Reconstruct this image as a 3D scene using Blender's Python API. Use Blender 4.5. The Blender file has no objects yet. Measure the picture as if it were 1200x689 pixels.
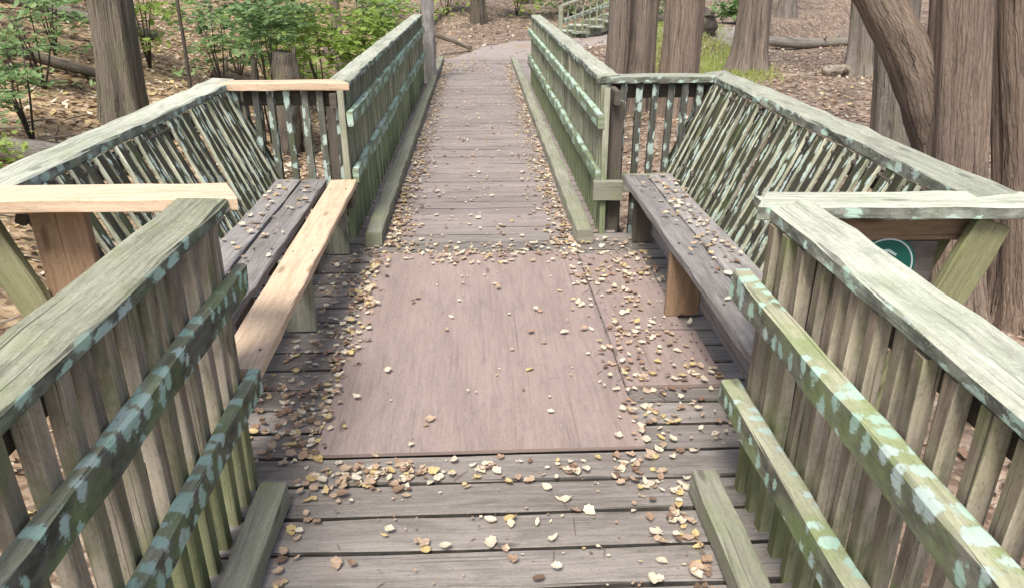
import bpy, bmesh, math, random
from math import radians as R_, pi, sin, cos, exp
from mathutils import Vector as V, Matrix, noise as mn
rnd = random.Random(7)

# ------------------------------------------------------------------ camera, sky, sun, exposure
sc = bpy.context.scene
C = sc.collection
cam = bpy.data.cameras.new("camera"); camo = bpy.data.objects.new("camera", cam); C.objects.link(camo)
camo.location = (0, 0, 1.6)
camo.rotation_euler = (R_(90 - 23.602), 0, R_(-2.504))
cam.sensor_width = 36; cam.lens = 36 * 880 / 1200; cam.clip_start = 0.02; cam.clip_end = 600
sc.camera = camo
SUN_EL, SUN_AZ = R_(58), R_(200)          # azimuth clockwise from +Y: behind the viewer
w = bpy.data.worlds.new("World"); sc.world = w; w.use_nodes = True
nt = w.node_tree; bg = nt.nodes["Background"]
sky = nt.nodes.new("ShaderNodeTexSky"); sky.sky_type = 'NISHITA'; sky.sun_disc = False
sky.sun_elevation = SUN_EL; sky.sun_rotation = SUN_AZ; sky.air_density = 1.0; sky.dust_density = 4.0; sky.ozone_density = 0.6
nt.links.new(sky.outputs[0], bg.inputs[0]); bg.inputs[1].default_value = 0.115
sl = bpy.data.lights.new("sun", 'SUN'); sl.energy = 2.3; sl.angle = R_(18); sl.color = (1, .965, .91)
so = bpy.data.objects.new("sun", sl); C.objects.link(so)
sd = V((sin(SUN_AZ) * cos(SUN_EL), cos(SUN_AZ) * cos(SUN_EL), sin(SUN_EL)))
so.rotation_euler = sd.to_track_quat('Z', 'Y').to_euler(); so.location = (0, 0, 20)
sc.view_settings.view_transform = 'Standard'; sc.view_settings.look = 'None'
sc.view_settings.gamma = 1; sc.view_settings.use_curve_mapping = False
sc.view_settings.exposure = 0.88

# ------------------------------------------------------------------ naming helpers
def tag(o, label=None, cat=None, group=None, kind=None):
    if label: o["label"] = label
    if cat: o["category"] = cat
    if group: o["group"] = group
    if kind: o["kind"] = kind
    return o
def thing(name, label, cat, loc=(0, 0, 0), group=None):
    o = bpy.data.objects.new(name, None); C.objects.link(o); o.location = loc; o.empty_display_size = .1
    return tag(o, label, cat, group)
def link(name, me, mat=None, parent=None, loc=(0, 0, 0)):
    o = bpy.data.objects.new(name, me); C.objects.link(o); o.location = loc
    if mat is not None and len(me.materials) == 0: me.materials.append(mat)
    if parent is not None:
        o.parent = parent
    return o
def mesh(name, verts, faces, uvs=None, smooth=False, mats=(), midx=None):
    me = bpy.data.meshes.new(name); me.from_pydata([tuple(v) for v in verts], [], faces)
    if uvs is not None:
        l = me.uv_layers.new(name="UVMap")
        flat = []
        for f in uvs:
            for p in f: flat += [p[0], p[1]]
        l.data.foreach_set("uv", flat)
    for m in mats: me.materials.append(m)
    if midx is not None: me.polygons.foreach_set("material_index", midx)
    if smooth: me.polygons.foreach_set("use_smooth", [True] * len(me.polygons))
    me.update()
    return me

# ------------------------------------------------------------------ materials
class NT:
    def __init__(s, name):
        s.m = bpy.data.materials.new(name); s.m.use_nodes = True; s.t = s.m.node_tree
        s.b = s.t.nodes["Principled BSDF"]; s.out = s.t.nodes["Material Output"]
        s.b.inputs["Specular IOR Level"].default_value = .3
    def n(s, typ, **kw):
        x = s.t.nodes.new("ShaderNode" + typ)
        for k, v in kw.items(): setattr(x, k, v)
        return x
    def l(s, a, b): s.t.links.new(a, b)
    def put(s, sock, v):
        if hasattr(v, "is_output"): s.l(v, sock)
        elif v is not None: sock.default_value = v
    def math(s, op, a, b=None, c=None, clamp=False):
        x = s.n("Math", operation=op); x.use_clamp = clamp
        for i, v in enumerate((a, b, c)): s.put(x.inputs[i], v)
        return x.outputs[0]
    def vmath(s, op, a, b):
        x = s.n("VectorMath", operation=op); s.put(x.inputs[0], a); s.put(x.inputs[1], b); return x.outputs[0]
    def noise(s, vec, scale=1., detail=4., rough=.55, dist=0., dim='3D'):
        x = s.n("TexNoise"); x.noise_dimensions = dim; s.l(vec, x.inputs["Vector"])
        x.inputs["Scale"].default_value = scale; x.inputs["Detail"].default_value = detail
        x.inputs["Roughness"].default_value = rough; x.inputs["Distortion"].default_value = dist
        return x.outputs["Fac"]
    def step(s, v, a, b):
        x = s.n("MapRange"); x.interpolation_type = 'SMOOTHSTEP'
        s.put(x.inputs[0], v); s.put(x.inputs[1], a); s.put(x.inputs[2], b); x.inputs[3].default_value = 0; x.inputs[4].default_value = 1
        return x.outputs[0]
    def mix(s, f, a, b, mode='MIX'):
        x = s.n("Mix"); x.data_type = 'RGBA'; x.blend_type = mode; s.put(x.inputs[0], f)
        for i, v in ((6, a), (7, b)):
            s.put(x.inputs[i], v if hasattr(v, "is_output") else (*v, 1))
        return x.outputs[2]
    def bump(s, h, strength, dist=.004):
        x = s.n("Bump"); x.inputs["Strength"].default_value = strength; x.inputs["Distance"].default_value = dist
        s.l(h, x.inputs["Height"]); s.l(x.outputs[0], s.b.inputs["Normal"])
    def ramp(s, v, stops):
        x = s.n("ValToRGB"); s.l(v, x.inputs[0]); e = x.color_ramp.elements
        while len(e) < len(stops): e.new(.5)
        for q, (p, c) in zip(e, stops): q.position = p; q.color = (*c, 1)
        return x.outputs[0]

MINT = (.42, .58, .47)
def wood(name, dark, light, algae=.3, algae_col=(.13, .17, .065), mint=0., mint_top=None, stain=0., speck=0., speck_col=(.52, .57, .43),
         crack=.6, tone=.18, mint_scale=(9., 13.), mint_col=MINT, rough=.85, bump=.5, grain=70., attr=False, side=None, dist=.75, gate_amt=1.1, edge=None, foot=0., knots=.12):
    k = NT(name)
    uv = k.n("UVMap").outputs[0]
    oi = k.n("ObjectInfo").outputs["Random"]
    off = k.n("CombineXYZ"); k.l(k.math('MULTIPLY', oi, 37.), off.inputs[0]); k.l(k.math('MULTIPLY', oi, 91.), off.inputs[1]); k.l(k.math('MULTIPLY', oi, 13.), off.inputs[2])
    p = k.vmath('ADD', uv, off.outputs[0])
    S = lambda a, b: k.vmath('MULTIPLY', p, (a, b, 1.))
    g1 = k.math('ADD', k.math('MULTIPLY', k.noise(S(4.5, grain), 1, 8, .68, .5), .7), k.math('MULTIPLY', k.noise(S(28., grain * 2.2), 1, 4, .7), .3))
    g2 = k.noise(S(1.3, 7.), 1, 4, .6)
    g3 = k.noise(S(7., 9.), 1, 5, .65)
    f = k.math('ADD', k.math('MULTIPLY', g1, .65), k.math('MULTIPLY', g2, .35))
    col = k.mix(k.step(f, .33, .66), dark, light)
    if side:  # y faces coloured paler: leftover paint, and light from behind the viewer painted in
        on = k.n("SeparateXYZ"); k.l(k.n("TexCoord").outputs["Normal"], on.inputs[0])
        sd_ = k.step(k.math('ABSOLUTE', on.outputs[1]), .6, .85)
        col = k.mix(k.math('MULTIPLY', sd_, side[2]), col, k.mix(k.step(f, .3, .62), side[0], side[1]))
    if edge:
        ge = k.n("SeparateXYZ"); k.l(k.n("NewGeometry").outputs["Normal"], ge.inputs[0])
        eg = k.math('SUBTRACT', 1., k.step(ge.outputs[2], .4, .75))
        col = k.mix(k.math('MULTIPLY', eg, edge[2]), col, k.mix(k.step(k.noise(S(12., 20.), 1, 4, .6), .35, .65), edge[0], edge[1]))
    # board-to-board tone
    if attr:
        tv = k.n("Attribute", attribute_name="tone").outputs["Fac"]
    else:
        tv = k.n("TexWhiteNoise", noise_dimensions='1D'); k.l(oi, tv.inputs["W"]); tv = tv.outputs[0]
    tm = k.math('ADD', k.math('MULTIPLY', tv, 2 * tone), 1 - tone)
    tc = k.n("CombineColor"); [k.l(tm, tc.inputs[i]) for i in range(3)]
    col = k.mix(1., col, tc.outputs[0], 'MULTIPLY')
    # blotchy staining
    if stain:
        st = k.step(k.noise(S(5., 16.), 1, 5, .6, .6), .5, .66)
        col = k.mix(k.math('MULTIPLY', st, stain), col, (.035, .032, .03))
    if algae:
        av_ = k.math('ADD', k.math('MULTIPLY', g3, .6), k.math('MULTIPLY', k.noise(S(1.6, 3.), 1, 3), .4))
        if foot:
            oz = k.n("SeparateXYZ"); k.l(k.n("TexCoord").outputs["Object"], oz.inputs[0])
            av_ = k.math('ADD', av_, k.math('MULTIPLY', k.step(oz.outputs[2], .62, .15), foot))
        am = k.step(av_, .62 - .3 * algae, .82 - .3 * algae)
        col = k.mix(k.math('MULTIPLY', am, .35 + .5 * algae), col, algae_col)
    if speck:
        sp = k.step(k.noise(S(85., 120.), 1, 4, .7), .66 - .2 * speck, .76 - .2 * speck)
        sp2 = k.step(k.noise(S(3.5, 6.), 1, 3), .3, .6)
        col = k.mix(k.math('MULTIPLY', k.math('MULTIPLY', sp, sp2), .6), col, speck_col)
    if knots:
        kv = k.n("TexVoronoi"); kv.voronoi_dimensions = '2D'; k.l(k.vmath('ADD', S(2.6, 9.), k.vmath('MULTIPLY', k.n("TexNoise").outputs["Color"], (0, 0, 0))), kv.inputs["Vector"]); kv.inputs["Scale"].default_value = 1
        kc = k.n("SeparateColor"); k.l(kv.outputs["Color"], kc.inputs[0])
        km = k.math('MULTIPLY', k.step(kv.outputs["Distance"], .16, .05), k.math('GREATER_THAN', kc.outputs[0], 1 - knots))
        col = k.mix(k.math('MULTIPLY', km, .75), col, tuple(c * .55 for c in dark))
    fs_ = k.step(k.noise(S(70., 160.), 1, 3, .7), .52, .72)
    col = k.mix(k.math('MULTIPLY', fs_, .38), col, tuple(c * .45 for c in dark))
    h = g1
    if crack:
        ck = k.step(k.noise(S(1.1, grain * 1.9), 1, 3, .5, .2), .62, .70)
        col = k.mix(k.math('MULTIPLY', ck, crack), col, tuple(c * .3 for c in dark))
        h = k.math('SUBTRACT', g1, k.math('MULTIPLY', ck, .8))
    if mint or mint_top:
        dv = k.n("TexNoise"); k.l(S(14., 18.), dv.inputs["Vector"]); dv.inputs["Scale"].default_value = 1; dv.inputs["Detail"].default_value = 5
        q = k.vmath('ADD', S(*mint_scale), k.vmath('MULTIPLY', dv.outputs["Color"], (dist, dist, 0.)))
        vo = k.n("TexVoronoi"); vo.voronoi_dimensions = '2D'; k.l(q, vo.inputs["Vector"]); vo.inputs["Scale"].default_value = 1; vo.inputs["Randomness"].default_value = .7
        gate = k.noise(S(2.2, 5.), 1, 4, .6)
        fine = k.math('MULTIPLY', k.math('SUBTRACT', k.noise(S(55., 85.), 1, 5, .75), .5), .75)
        def msk(a): return k.step(k.math('SUBTRACT', vo.outputs["Distance"], k.math('MULTIPLY', k.math('SUBTRACT', gate, .5), gate_amt)), k.math('ADD', .17 + .36 * a, fine), k.math('ADD', .05 + .36 * a, fine))
        ms = msk(mint)
        if mint_top is not None:
            gn = k.n("NewGeometry"); sx = k.n("SeparateXYZ"); k.l(gn.outputs["Normal"], sx.inputs[0])
            up = k.step(sx.outputs[2], .45, .75)
            mt = msk(mint_top) if mint_top > 0 else 0.
            mx = k.n("Mix"); k.l(up, mx.inputs[0]); k.put(mx.inputs[2], ms); k.put(mx.inputs[3], mt); ms = mx.outputs[0]
        tex = k.step(k.noise(S(30., 80.), 1, 4, .7), .25, .5)
        mc = k.mix(k.noise(S(11., 14.), 1, 3), tuple(c * .78 for c in mint_col), tuple(min(1, c * 1.2) for c in mint_col))
        mc = k.mix(k.step(k.noise(S(6., 9.), 1, 2), .48, .62), mc, (.45, .55, .50))
        ms = k.math('MULTIPLY', ms, k.math('ADD', k.math('MULTIPLY', tex, .35), .6))
        col = k.mix(ms, col, mc)
        h = k.math('ADD', h, k.math('MULTIPLY', ms, .5))
    k.l(col, k.b.inputs["Base Color"]); k.b.inputs["Roughness"].default_value = rough
    k.bump(h, bump, .003)
    return k.m

M = {}
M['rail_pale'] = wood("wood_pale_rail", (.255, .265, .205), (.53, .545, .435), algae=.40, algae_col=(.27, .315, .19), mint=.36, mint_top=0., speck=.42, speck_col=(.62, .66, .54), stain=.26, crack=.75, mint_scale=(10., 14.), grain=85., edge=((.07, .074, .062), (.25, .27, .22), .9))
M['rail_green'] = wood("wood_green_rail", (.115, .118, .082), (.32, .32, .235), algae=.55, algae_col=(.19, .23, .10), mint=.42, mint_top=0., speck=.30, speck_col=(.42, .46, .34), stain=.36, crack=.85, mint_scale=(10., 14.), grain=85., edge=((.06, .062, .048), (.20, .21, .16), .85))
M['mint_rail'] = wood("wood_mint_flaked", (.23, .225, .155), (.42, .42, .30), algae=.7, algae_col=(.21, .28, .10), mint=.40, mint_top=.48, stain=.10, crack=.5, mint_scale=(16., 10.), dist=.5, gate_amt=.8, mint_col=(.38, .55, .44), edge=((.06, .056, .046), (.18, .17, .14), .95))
M['mint_far'] = wood("wood_mint_faded", (.15, .175, .11), (.33, .37, .25), algae=.6, algae_col=(.18, .27, .115), mint=.6, mint_top=1.1, stain=.15, mint_col=(.40, .55, .42), mint_scale=(4., 12.))
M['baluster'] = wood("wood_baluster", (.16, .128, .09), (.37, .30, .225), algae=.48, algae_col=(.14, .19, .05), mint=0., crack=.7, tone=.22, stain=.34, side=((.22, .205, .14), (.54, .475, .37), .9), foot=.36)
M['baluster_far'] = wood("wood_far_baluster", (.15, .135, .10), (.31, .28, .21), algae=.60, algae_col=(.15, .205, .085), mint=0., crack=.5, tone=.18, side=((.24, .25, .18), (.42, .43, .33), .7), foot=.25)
M['baluster_flaked'] = wood("wood_flaked_baluster", (.05, .052, .045), (.16, .16, .13), algae=.40, algae_col=(.11, .15, .06), mint=.42, stain=.3, crack=.5, tone=.25, mint_scale=(9., 14.), mint_col=(.42, .53, .46))
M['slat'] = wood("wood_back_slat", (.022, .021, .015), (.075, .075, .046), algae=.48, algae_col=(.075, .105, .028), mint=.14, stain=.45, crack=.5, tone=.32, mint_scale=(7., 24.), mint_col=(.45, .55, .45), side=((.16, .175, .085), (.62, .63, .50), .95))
M['kerb'] = wood("wood_mossy_kerb", (.175, .172, .13), (.36, .355, .28), algae=.55, algae_col=(.215, .25, .125), mint=0., crack=.6, speck=.22, speck_col=(.45, .48, .37))
M['bench_old'] = wood("wood_dark_bench", (.17, .158, .148), (.345, .325, .305), algae=.10, crack=.7, stain=.24, speck=.12, speck_col=(.42, .42, .38))
M['fresh'] = wood("wood_fresh_lumber", (.45, .32, .205), (.70, .54, .385), algae=0, crack=.35, tone=.05, grain=48., bump=.25, stain=.10, knots=.25)
M['tan'] = wood("wood_tan_plank", (.19, .12, .07), (.36, .245, .155), algae=.2, algae_col=(.17, .17, .07), crack=.5, tone=.1, grain=50., knots=.3)
M['olive'] = wood("wood_olive_brace", (.15, .148, .075), (.28, .275, .16), algae=.45, algae_col=(.20, .215, .085), crack=.5, tone=.08)
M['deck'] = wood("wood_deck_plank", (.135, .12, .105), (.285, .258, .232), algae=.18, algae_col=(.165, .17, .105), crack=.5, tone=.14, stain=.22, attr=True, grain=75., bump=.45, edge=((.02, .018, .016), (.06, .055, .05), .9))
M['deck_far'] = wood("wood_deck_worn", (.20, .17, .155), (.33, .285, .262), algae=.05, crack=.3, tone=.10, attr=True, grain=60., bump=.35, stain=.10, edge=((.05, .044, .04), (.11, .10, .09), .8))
M['ply'] = wood("plywood_weathered", (.232, .178, .156), (.335, .264, .234), algae=.05, algae_col=(.22, .18, .15), crack=.32, tone=.03, stain=.13, grain=66., bump=.3, knots=.04)
M['under'] = wood("wood_underframe", (.06, .05, .04), (.13, .11, .09), algae=.3, crack=.5)

def bark(name, dark, light, ridge=30., algae=0., tint=(.16, .18, .09), crk=.6):
    k = NT(name)
    uv = k.n("UVMap").outputs[0]
    S = lambda a, b: k.vmath('MULTIPLY', uv, (a, b, 1.))
    g1 = k.noise(S(2.8, ridge), 1, 9, .7, .8)
    g2 = k.noise(S(22., ridge * 3.), 1, 6, .72, .4)
    g3 = k.noise(S(.9, 3.), 1, 4, .6)
    f = k.math('ADD', k.math('MULTIPLY', g1, .6), k.math('MULTIPLY', g2, .4))
    col = k.mix(k.step(f, .34, .62), dark, light)
    col = k.mix(k.step(g3, .35, .7), col, k.mix(.5, col, (.25, .20, .16)))
    if algae: col = k.mix(k.math('MULTIPLY', k.step(k.noise(S(2.5, 4.), 1, 5), .45, .65), algae), col, tint)
    dn = k.n("TexNoise"); k.l(S(5., 12.), dn.inputs["Vector"]); dn.inputs["Scale"].default_value = 1; dn.inputs["Detail"].default_value = 5
    vb = k.n("TexVoronoi"); vb.voronoi_dimensions = '2D'; vb.feature = 'DISTANCE_TO_EDGE'
    k.l(k.vmath('ADD', S(1.0, ridge * 1.25), k.vmath('MULTIPLY', dn.outputs["Color"], (.5, 2.2, 0))), vb.inputs["Vector"]); vb.inputs["Scale"].default_value = 1
    pl = k.step(vb.outputs["Distance"], .11, .0)
    col = k.mix(k.math('MULTIPLY', pl, .12), col, tuple(c * .55 for c in dark))
    ck = k.math('MAXIMUM', k.step(k.noise(S(1.4, ridge * .8), 1, 4, .55, .6), .58, .68), k.math('MULTIPLY', pl, .18))
    col = k.mix(k.math('MULTIPLY', ck, crk * .7), col, tuple(c * .35 for c in dark))
    k.l(col, k.b.inputs["Base Color"]); k.b.inputs["Roughness"].default_value = .95
    k.bump(k.math('SUBTRACT', f, k.math('MULTIPLY', ck, .9)), 1., .035)
    return k.m
M['bark_brown'] = bark("bark_brown", (.125, .097, .076), (.32, .262, .215), crk=.5)
M['bark_pink'] = bark("bark_reddish", (.15, .106, .078), (.36, .275, .21), 26., crk=.42)
M['bark_grey'] = bark("bark_grey", (.14, .12, .10), (.31, .275, .24), 34., .3)
M['bark_olive'] = bark("bark_olive", (.12, .10, .075), (.25, .22, .165), 36., .4)
M['bark_dark'] = bark("bark_dark", (.045, .038, .03), (.13, .11, .09), 24., .3)
M['log'] = bark("log_weathered", (.13, .12, .10), (.34, .31, .27), 22., .35, (.17, .21, .10))
M['log_pale'] = bark("log_pale", (.30, .25, .19), (.55, .48, .38), 30.)

def leafmat(name, c1, c2, rough=.7, trans=.25):
    k = NT(name)
    oi = k.n("ObjectInfo").outputs["Random"]
    at = k.n("Attribute", attribute_name="tone").outputs["Fac"]
    geo = k.n("TexCoord").outputs["Object"]
    n = k.noise(geo, 55., 3)
    f = k.math('ADD', k.math('MULTIPLY', at, .6), k.math('ADD', k.math('MULTIPLY', oi, .35), k.math('MULTIPLY', k.math('SUBTRACT', n, .5), .9)), clamp=True)
    col = k.mix(f, c1, c2)
    k.l(col, k.b.inputs["Base Color"]); k.b.inputs["Roughness"].default_value = rough
    tr = k.n("BsdfTranslucent"); k.l(col, tr.inputs["Color"])
    ms = k.n("MixShader"); ms.inputs[0].default_value = trans
    k.l(k.b.outputs[0], ms.inputs[1]); k.l(tr.outputs[0], ms.inputs[2]); k.l(ms.outputs[0], k.out.inputs["Surface"])
    return k.m
LM = {
    'cream': leafmat("leaf_cream", (.56, .48, .35), (.82, .76, .60)),
    'yellow': leafmat("leaf_yellow", (.48, .36, .16), (.74, .60, .30)),
    'tan': leafmat("leaf_tan", (.38, .27, .18), (.62, .48, .35)),
    'brown': leafmat("leaf_brown", (.14, .09, .062), (.34, .225, .155)),
    'russet': leafmat("leaf_russet", (.29, .19, .125), (.50, .355, .25)),
}
GREEN = {
    'mint': leafmat("foliage_pale_green", (.17, .28, .10), (.38, .52, .25), .55, .5),
    'bright': leafmat("foliage_bright_green", (.19, .29, .05), (.42, .54, .15), .55, .5),
    'deep': leafmat("foliage_deep_green", (.08, .16, .065), (.20, .33, .14), .55, .45),
    'grass': leafmat("grass_blades", (.30, .38, .08), (.56, .62, .24), .7, .45),
}

# ------------------------------------------------------------------ boards
def board_geo(p0, p1, wd, th, up=(0, 0, 1), ch=.005, skew0=0., skew1=0., jit=.0012, seg=.14, bow=0.):
    """A worn plank from p0 to p1 (centre line); wd across, th along `up`; skew moves an end along with the cross offset (mitres)."""
    p0, p1, up = V(p0), V(p1), V(up)
    d = p1 - p0; L = d.length; d.normalize()
    side = d.cross(up).normalized(); up = side.cross(d).normalized()
    n = max(2, int(L / seg) + 1)
    a, b, c = wd / 2, th / 2, min(ch, wd * .3, th * .3)
    prof = [(-a + c, -b), (a - c, -b), (a, -b + c), (a, b - c), (a - c, b), (-a + c, b), (-a, b - c), (-a, -b + c)]
    per = [0.]
    for i in range(8): per.append(per[-1] + math.dist(prof[i], prof[(i + 1) % 8]))
    u0, v0 = rnd.uniform(0, 50), rnd.uniform(0, 50)
    vs, fs, uvs = [], [], []
    bx, bz = rnd.uniform(-1, 1) * bow, rnd.uniform(-1, 1) * bow
    for i in range(n + 1):
        t = i / n; arc = sin(pi * t)
        ox, oz = bx * arc + rnd.gauss(0, jit * .5), bz * arc + rnd.gauss(0, jit * .5)
        for s_, z_ in prof:
            al = t * L + (skew0 * s_ * (1 - t) + skew1 * s_ * t)
            vs.append(p0 + d * al + side * (s_ + ox + rnd.gauss(0, jit)) + up * (z_ + oz + rnd.gauss(0, jit)))
    for i in range(n):
        for j in range(8):
            q = [i * 8 + j, i * 8 + (j + 1) % 8, (i + 1) * 8 + (j + 1) % 8, (i + 1) * 8 + j]
            fs.append(q)
            ua, ub = u0 + i / n * L, u0 + (i + 1) / n * L
            uvs.append([(ua, v0 + per[j]), (ua, v0 + per[j + 1]), (ub, v0 + per[j + 1]), (ub, v0 + per[j])])
    for base, rev in ((0, True), (n * 8, False)):
        idx = list(range(base, base + 8)); pr = list(prof)
        if rev: idx.reverse(); pr.reverse()
        fs.append(idx); uvs.append([(u0 + x * .25, v0 + y) for x, y in pr])
    return vs, [f[::-1] for f in fs], [u[::-1] for u in uvs]
def plank(name, mat, parent, p0, p1, wd, th, **kw):
    base = V(parent.location) if parent is not None else V((0, 0, 0))
    if parent is not None and parent.parent is not None: base = base + V(parent.parent.location)
    g = board_geo(p0, p1, wd, th, **kw)
    o = V(p0)
    me = mesh(name, [v - o for v in g[0]], g[1], g[2])
    return link(name, me, M[mat] if isinstance(mat, str) else mat, parent, o - base)
class Many:
    def __init__(s): s.v, s.f, s.u, s.t = [], [], [], []
    def add(s, g, tone=None):
        n = len(s.v); s.v += g[0]; s.f += [[i + n for i in f] for f in g[1]]; s.u += g[2]
        s.t += [rnd.random() if tone is None else tone] * len(g[0])
    def mesh(s, name, smooth=False):
        me = mesh(name, s.v, s.f, s.u, smooth)
        a = me.attributes.new("tone", 'FLOAT', 'POINT'); a.data.foreach_set("value", s.t)
        return me
def tube_geo(pts, rad, n=8, wob=0., seed=0, cap=True):
    vs, fs, uvs = [], [], []
    pts = [V(p) for p in pts]; m = len(pts); L = 0.
    ref = V((0.31, 0.17, .93))
    for i, p in enumerate(pts):
        d = (pts[min(i + 1, m - 1)] - pts[max(i - 1, 0)]).normalized()
        a = d.cross(V((1, 0.03, 0.02)) if abs(d.x) < .8 else V((0, 0.05, 1))).normalized(); b = d.cross(a)
        for j in range(n):
            th = 2 * pi * j / n; r = rad[i]
            if wob: r *= 1 + wob * mn.noise(V((cos(th) * 1.5 + seed, sin(th) * 1.5, i * .5)))
            vs.append(p + (a * cos(th) + b * sin(th)) * r)
    for i in range(m - 1):
        sl_ = (pts[i + 1] - pts[i]).length
        for j in range(n):
            fs.append([i * n + j, i * n + (j + 1) % n, (i + 1) * n + (j + 1) % n, (i + 1) * n + j])
            c0, c1 = j / n * 2 * pi * max(rad[i], .02), (j + 1) / n * 2 * pi * max(rad[i], .02)
            uvs.append([(L + seed, c0), (L + seed, c1), (L + sl_ + seed, c1), (L + sl_ + seed, c0)])
        L += sl_
    if cap:
        fs.append(list(range(n))[::-1]); uvs.append([(cos(j) * .1, sin(j) * .1) for j in range(n)])
        fs.append(list(range((m - 1) * n, m * n))); uvs.append([(cos(j) * .1, sin(j) * .1) for j in range(n)])
    return vs, fs, uvs

# ------------------------------------------------------------------ terrain
def sm(a, b, x):
    t = max(0., min(1., (x - a) / (b - a))); return t * t * (3 - 2 * t)
def gz(x, y):
    z = -.55
    z += .30 * max(0, -x - 3.2) * sm(-2, 5, y + 3) + .04 * max(0, -x - 8) ** 1.2
    z += .10 * sm(1.5, 6, x) + .10 * max(0, y - 24) * sm(0, 6, x + 2) + .05 * max(0, x - 14)
    z += .16 * max(0, y - 21) * sm(4, -3, x)
    z -= .35 * sm(3, .8, abs(x + .4)) * sm(13.2, 11.5, y)                     # gully under the bridge
    z += .52 * sm(13.0, 14.4, y) * sm(-1.6, -.7, x) * sm(2.6, 1.4, x - max(0, y - 15) * .9)   # landing at the far end
    z -= .55 * sm(12, 15, y) * sm(26, 20, y) * sm(-.9, -1.6, x) * sm(-5.5, -2.5, x)
    z += .22 * mn.noise(V((x * .22, y * .22, 3))) + .07 * mn.noise(V((x * .9, y * .9, 7))) + .025 * mn.noise(V((x * 3, y * 3, 1)))
    return z
def axis(lo, hi, c0, c1, fine, grow=1.12):
    a = [c0]
    while a[-1] < c1: a.append(a[-1] + fine)
    s = fine
    while a[-1] < hi: s *= grow; a.append(a[-1] + s)
    s = fine
    while a[0] > lo: s *= grow; a.insert(0, a[0] - s)
    return a
xs, ys = axis(-120, 120, -9, 11, .22), axis(-40, 220, -1, 24, .22)
tv = [(x, y, gz(x, y)) for y in ys for x in xs]; nx = len(xs)
tf = [[j * nx + i, j * nx + i + 1, (j + 1) * nx + i + 1, (j + 1) * nx + i] for j in range(len(ys) - 1) for i in range(nx - 1)]
def ground_mat():
    k = NT("forest_floor_litter")
    P = k.n("NewGeometry").outputs["Position"]
    pw = k.vmath('ADD', P, k.vmath('MULTIPLY', (lambda n: (k.l(P, n.inputs["Vector"]), n.inputs["Scale"].__setattr__("default_value", 9.), n.outputs["Color"])[-1])(k.n("TexNoise")), (.09, .09, 0)))
    def cells(sc_):
        v = k.n("TexVoronoi"); k.l(pw, v.inputs["Vector"]); v.inputs["Scale"].default_value = sc_
        s = k.n("SeparateColor"); k.l(v.outputs["Color"], s.inputs[0]); return s.outputs[0], v.outputs["Distance"]
    c1, d1 = cells(17.); c2, d2 = cells(31.)
    stops = [(0, (.05, .035, .026)), (.25, (.13, .085, .06)), (.5, (.225, .16, .115)), (.72, (.31, .23, .17)), (.9, (.40, .32, .245)), (1, (.52, .43, .33))]
    a = k.ramp(c1, stops); b = k.ramp(c2, stops)
    col = k.mix(.5, a, b)
    big = k.noise(P, .45, 5, .6); med = k.noise(P, 1.9, 5, .62)
    sx = k.n("SeparateXYZ"); k.l(P, sx.inputs[0])
    leftf = k.step(k.math('ADD', sx.outputs[0], k.math('MULTIPLY', big, 2.)), -.5, -2.5)
    col = k.mix(k.math('MULTIPLY', leftf, .6), col, k.mix(c1, (.20, .125, .06), (.58, .43, .23)))       # yellower litter on the left bank
    col = k.mix(k.math('MULTIPLY', k.step(med, .50, .66), .65), col, (.075, .058, .045))                 # bare soil
    col = k.mix(k.math('MULTIPLY', k.step(big, .56, .68), .35), col, (.07, .10, .035))                   # moss and seedlings
    k.l(col, k.b.inputs["Base Color"]); k.b.inputs["Roughness"].default_value = .95
    k.bump(k.math('ADD', k.math('ADD', c1, c2), k.math('MULTIPLY', med, 2.)), .7, .03)
    return k.m
M['ground'] = ground_mat()
go = link("forest_floor", mesh("forest_floor", tv, tf, smooth=True), M['ground']); tag(go, kind="structure")

# dirt path beyond the boardwalk, bending to the right
def path_mat():
    k = NT("path_gravel"); P = k.n("NewGeometry").outputs["Position"]
    n1 = k.noise(P, 40., 5, .7); n2 = k.noise(P, 1.6, 4)
    col = k.mix(n1, (.20, .17, .15), (.42, .37, .34)); col = k.mix(k.math('MULTIPLY', k.step(n2, .5, .7), .5), col, (.30, .20, .10))
    k.l(col, k.b.inputs["Base Color"]); k.b.inputs["Roughness"].default_value = .95; k.bump(n1, .5, .02); return k.m
cl = [(0.05, 13.6, 2.3), (.1, 15.2, 1.75), (.35, 16.2, 1.6), (.95, 17.3, 1.7), (1.9, 18.2, 1.7), (3.2, 19., 1.6), (5., 19.8, 1.5), (7.5, 20.6, 1.5)]
pv, pf = [], []
N = 60
def cr(ts):
    i = min(int(ts), len(cl) - 2); t = ts - i
    g = lambda k: cl[max(0, min(len(cl) - 1, k))]
    out = []
    for q in range(3):
        a, b, c, d = (g(i - 1)[q], g(i)[q], g(i + 1)[q], g(i + 2)[q])
        out.append(.5 * (2 * b + (c - a) * t + (2 * a - 5 * b + 4 * c - d) * t * t + (3 * b - a - 3 * c + d) * t ** 3))
    return out
for i in range(N + 1):
    ts = i / N * (len(cl) - 1); x, y, wd = cr(ts); x2, y2, _ = cr(min(ts + .05, len(cl) - 1)); x1, y1, _ = cr(max(ts - .05, 0))
    d = V((x2 - x1, y2 - y1, 0)).normalized(); s = V((d.y, -d.x, 0))
    for j in range(9):
        q = (j / 8 - .5) * wd * (1 + .08 * mn.noise(V((ts * 2, j * .01 + (3 if j > 4 else 0), 0))))
        px, py = x + s.x * q, y + s.y * q
        pv.append((px, py, (-.05 + (gz(px, py) + .035 + .05) * sm(.6, 2.2, ts)) - .05 * (abs(j / 4 - 1) ** 3)))
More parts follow.
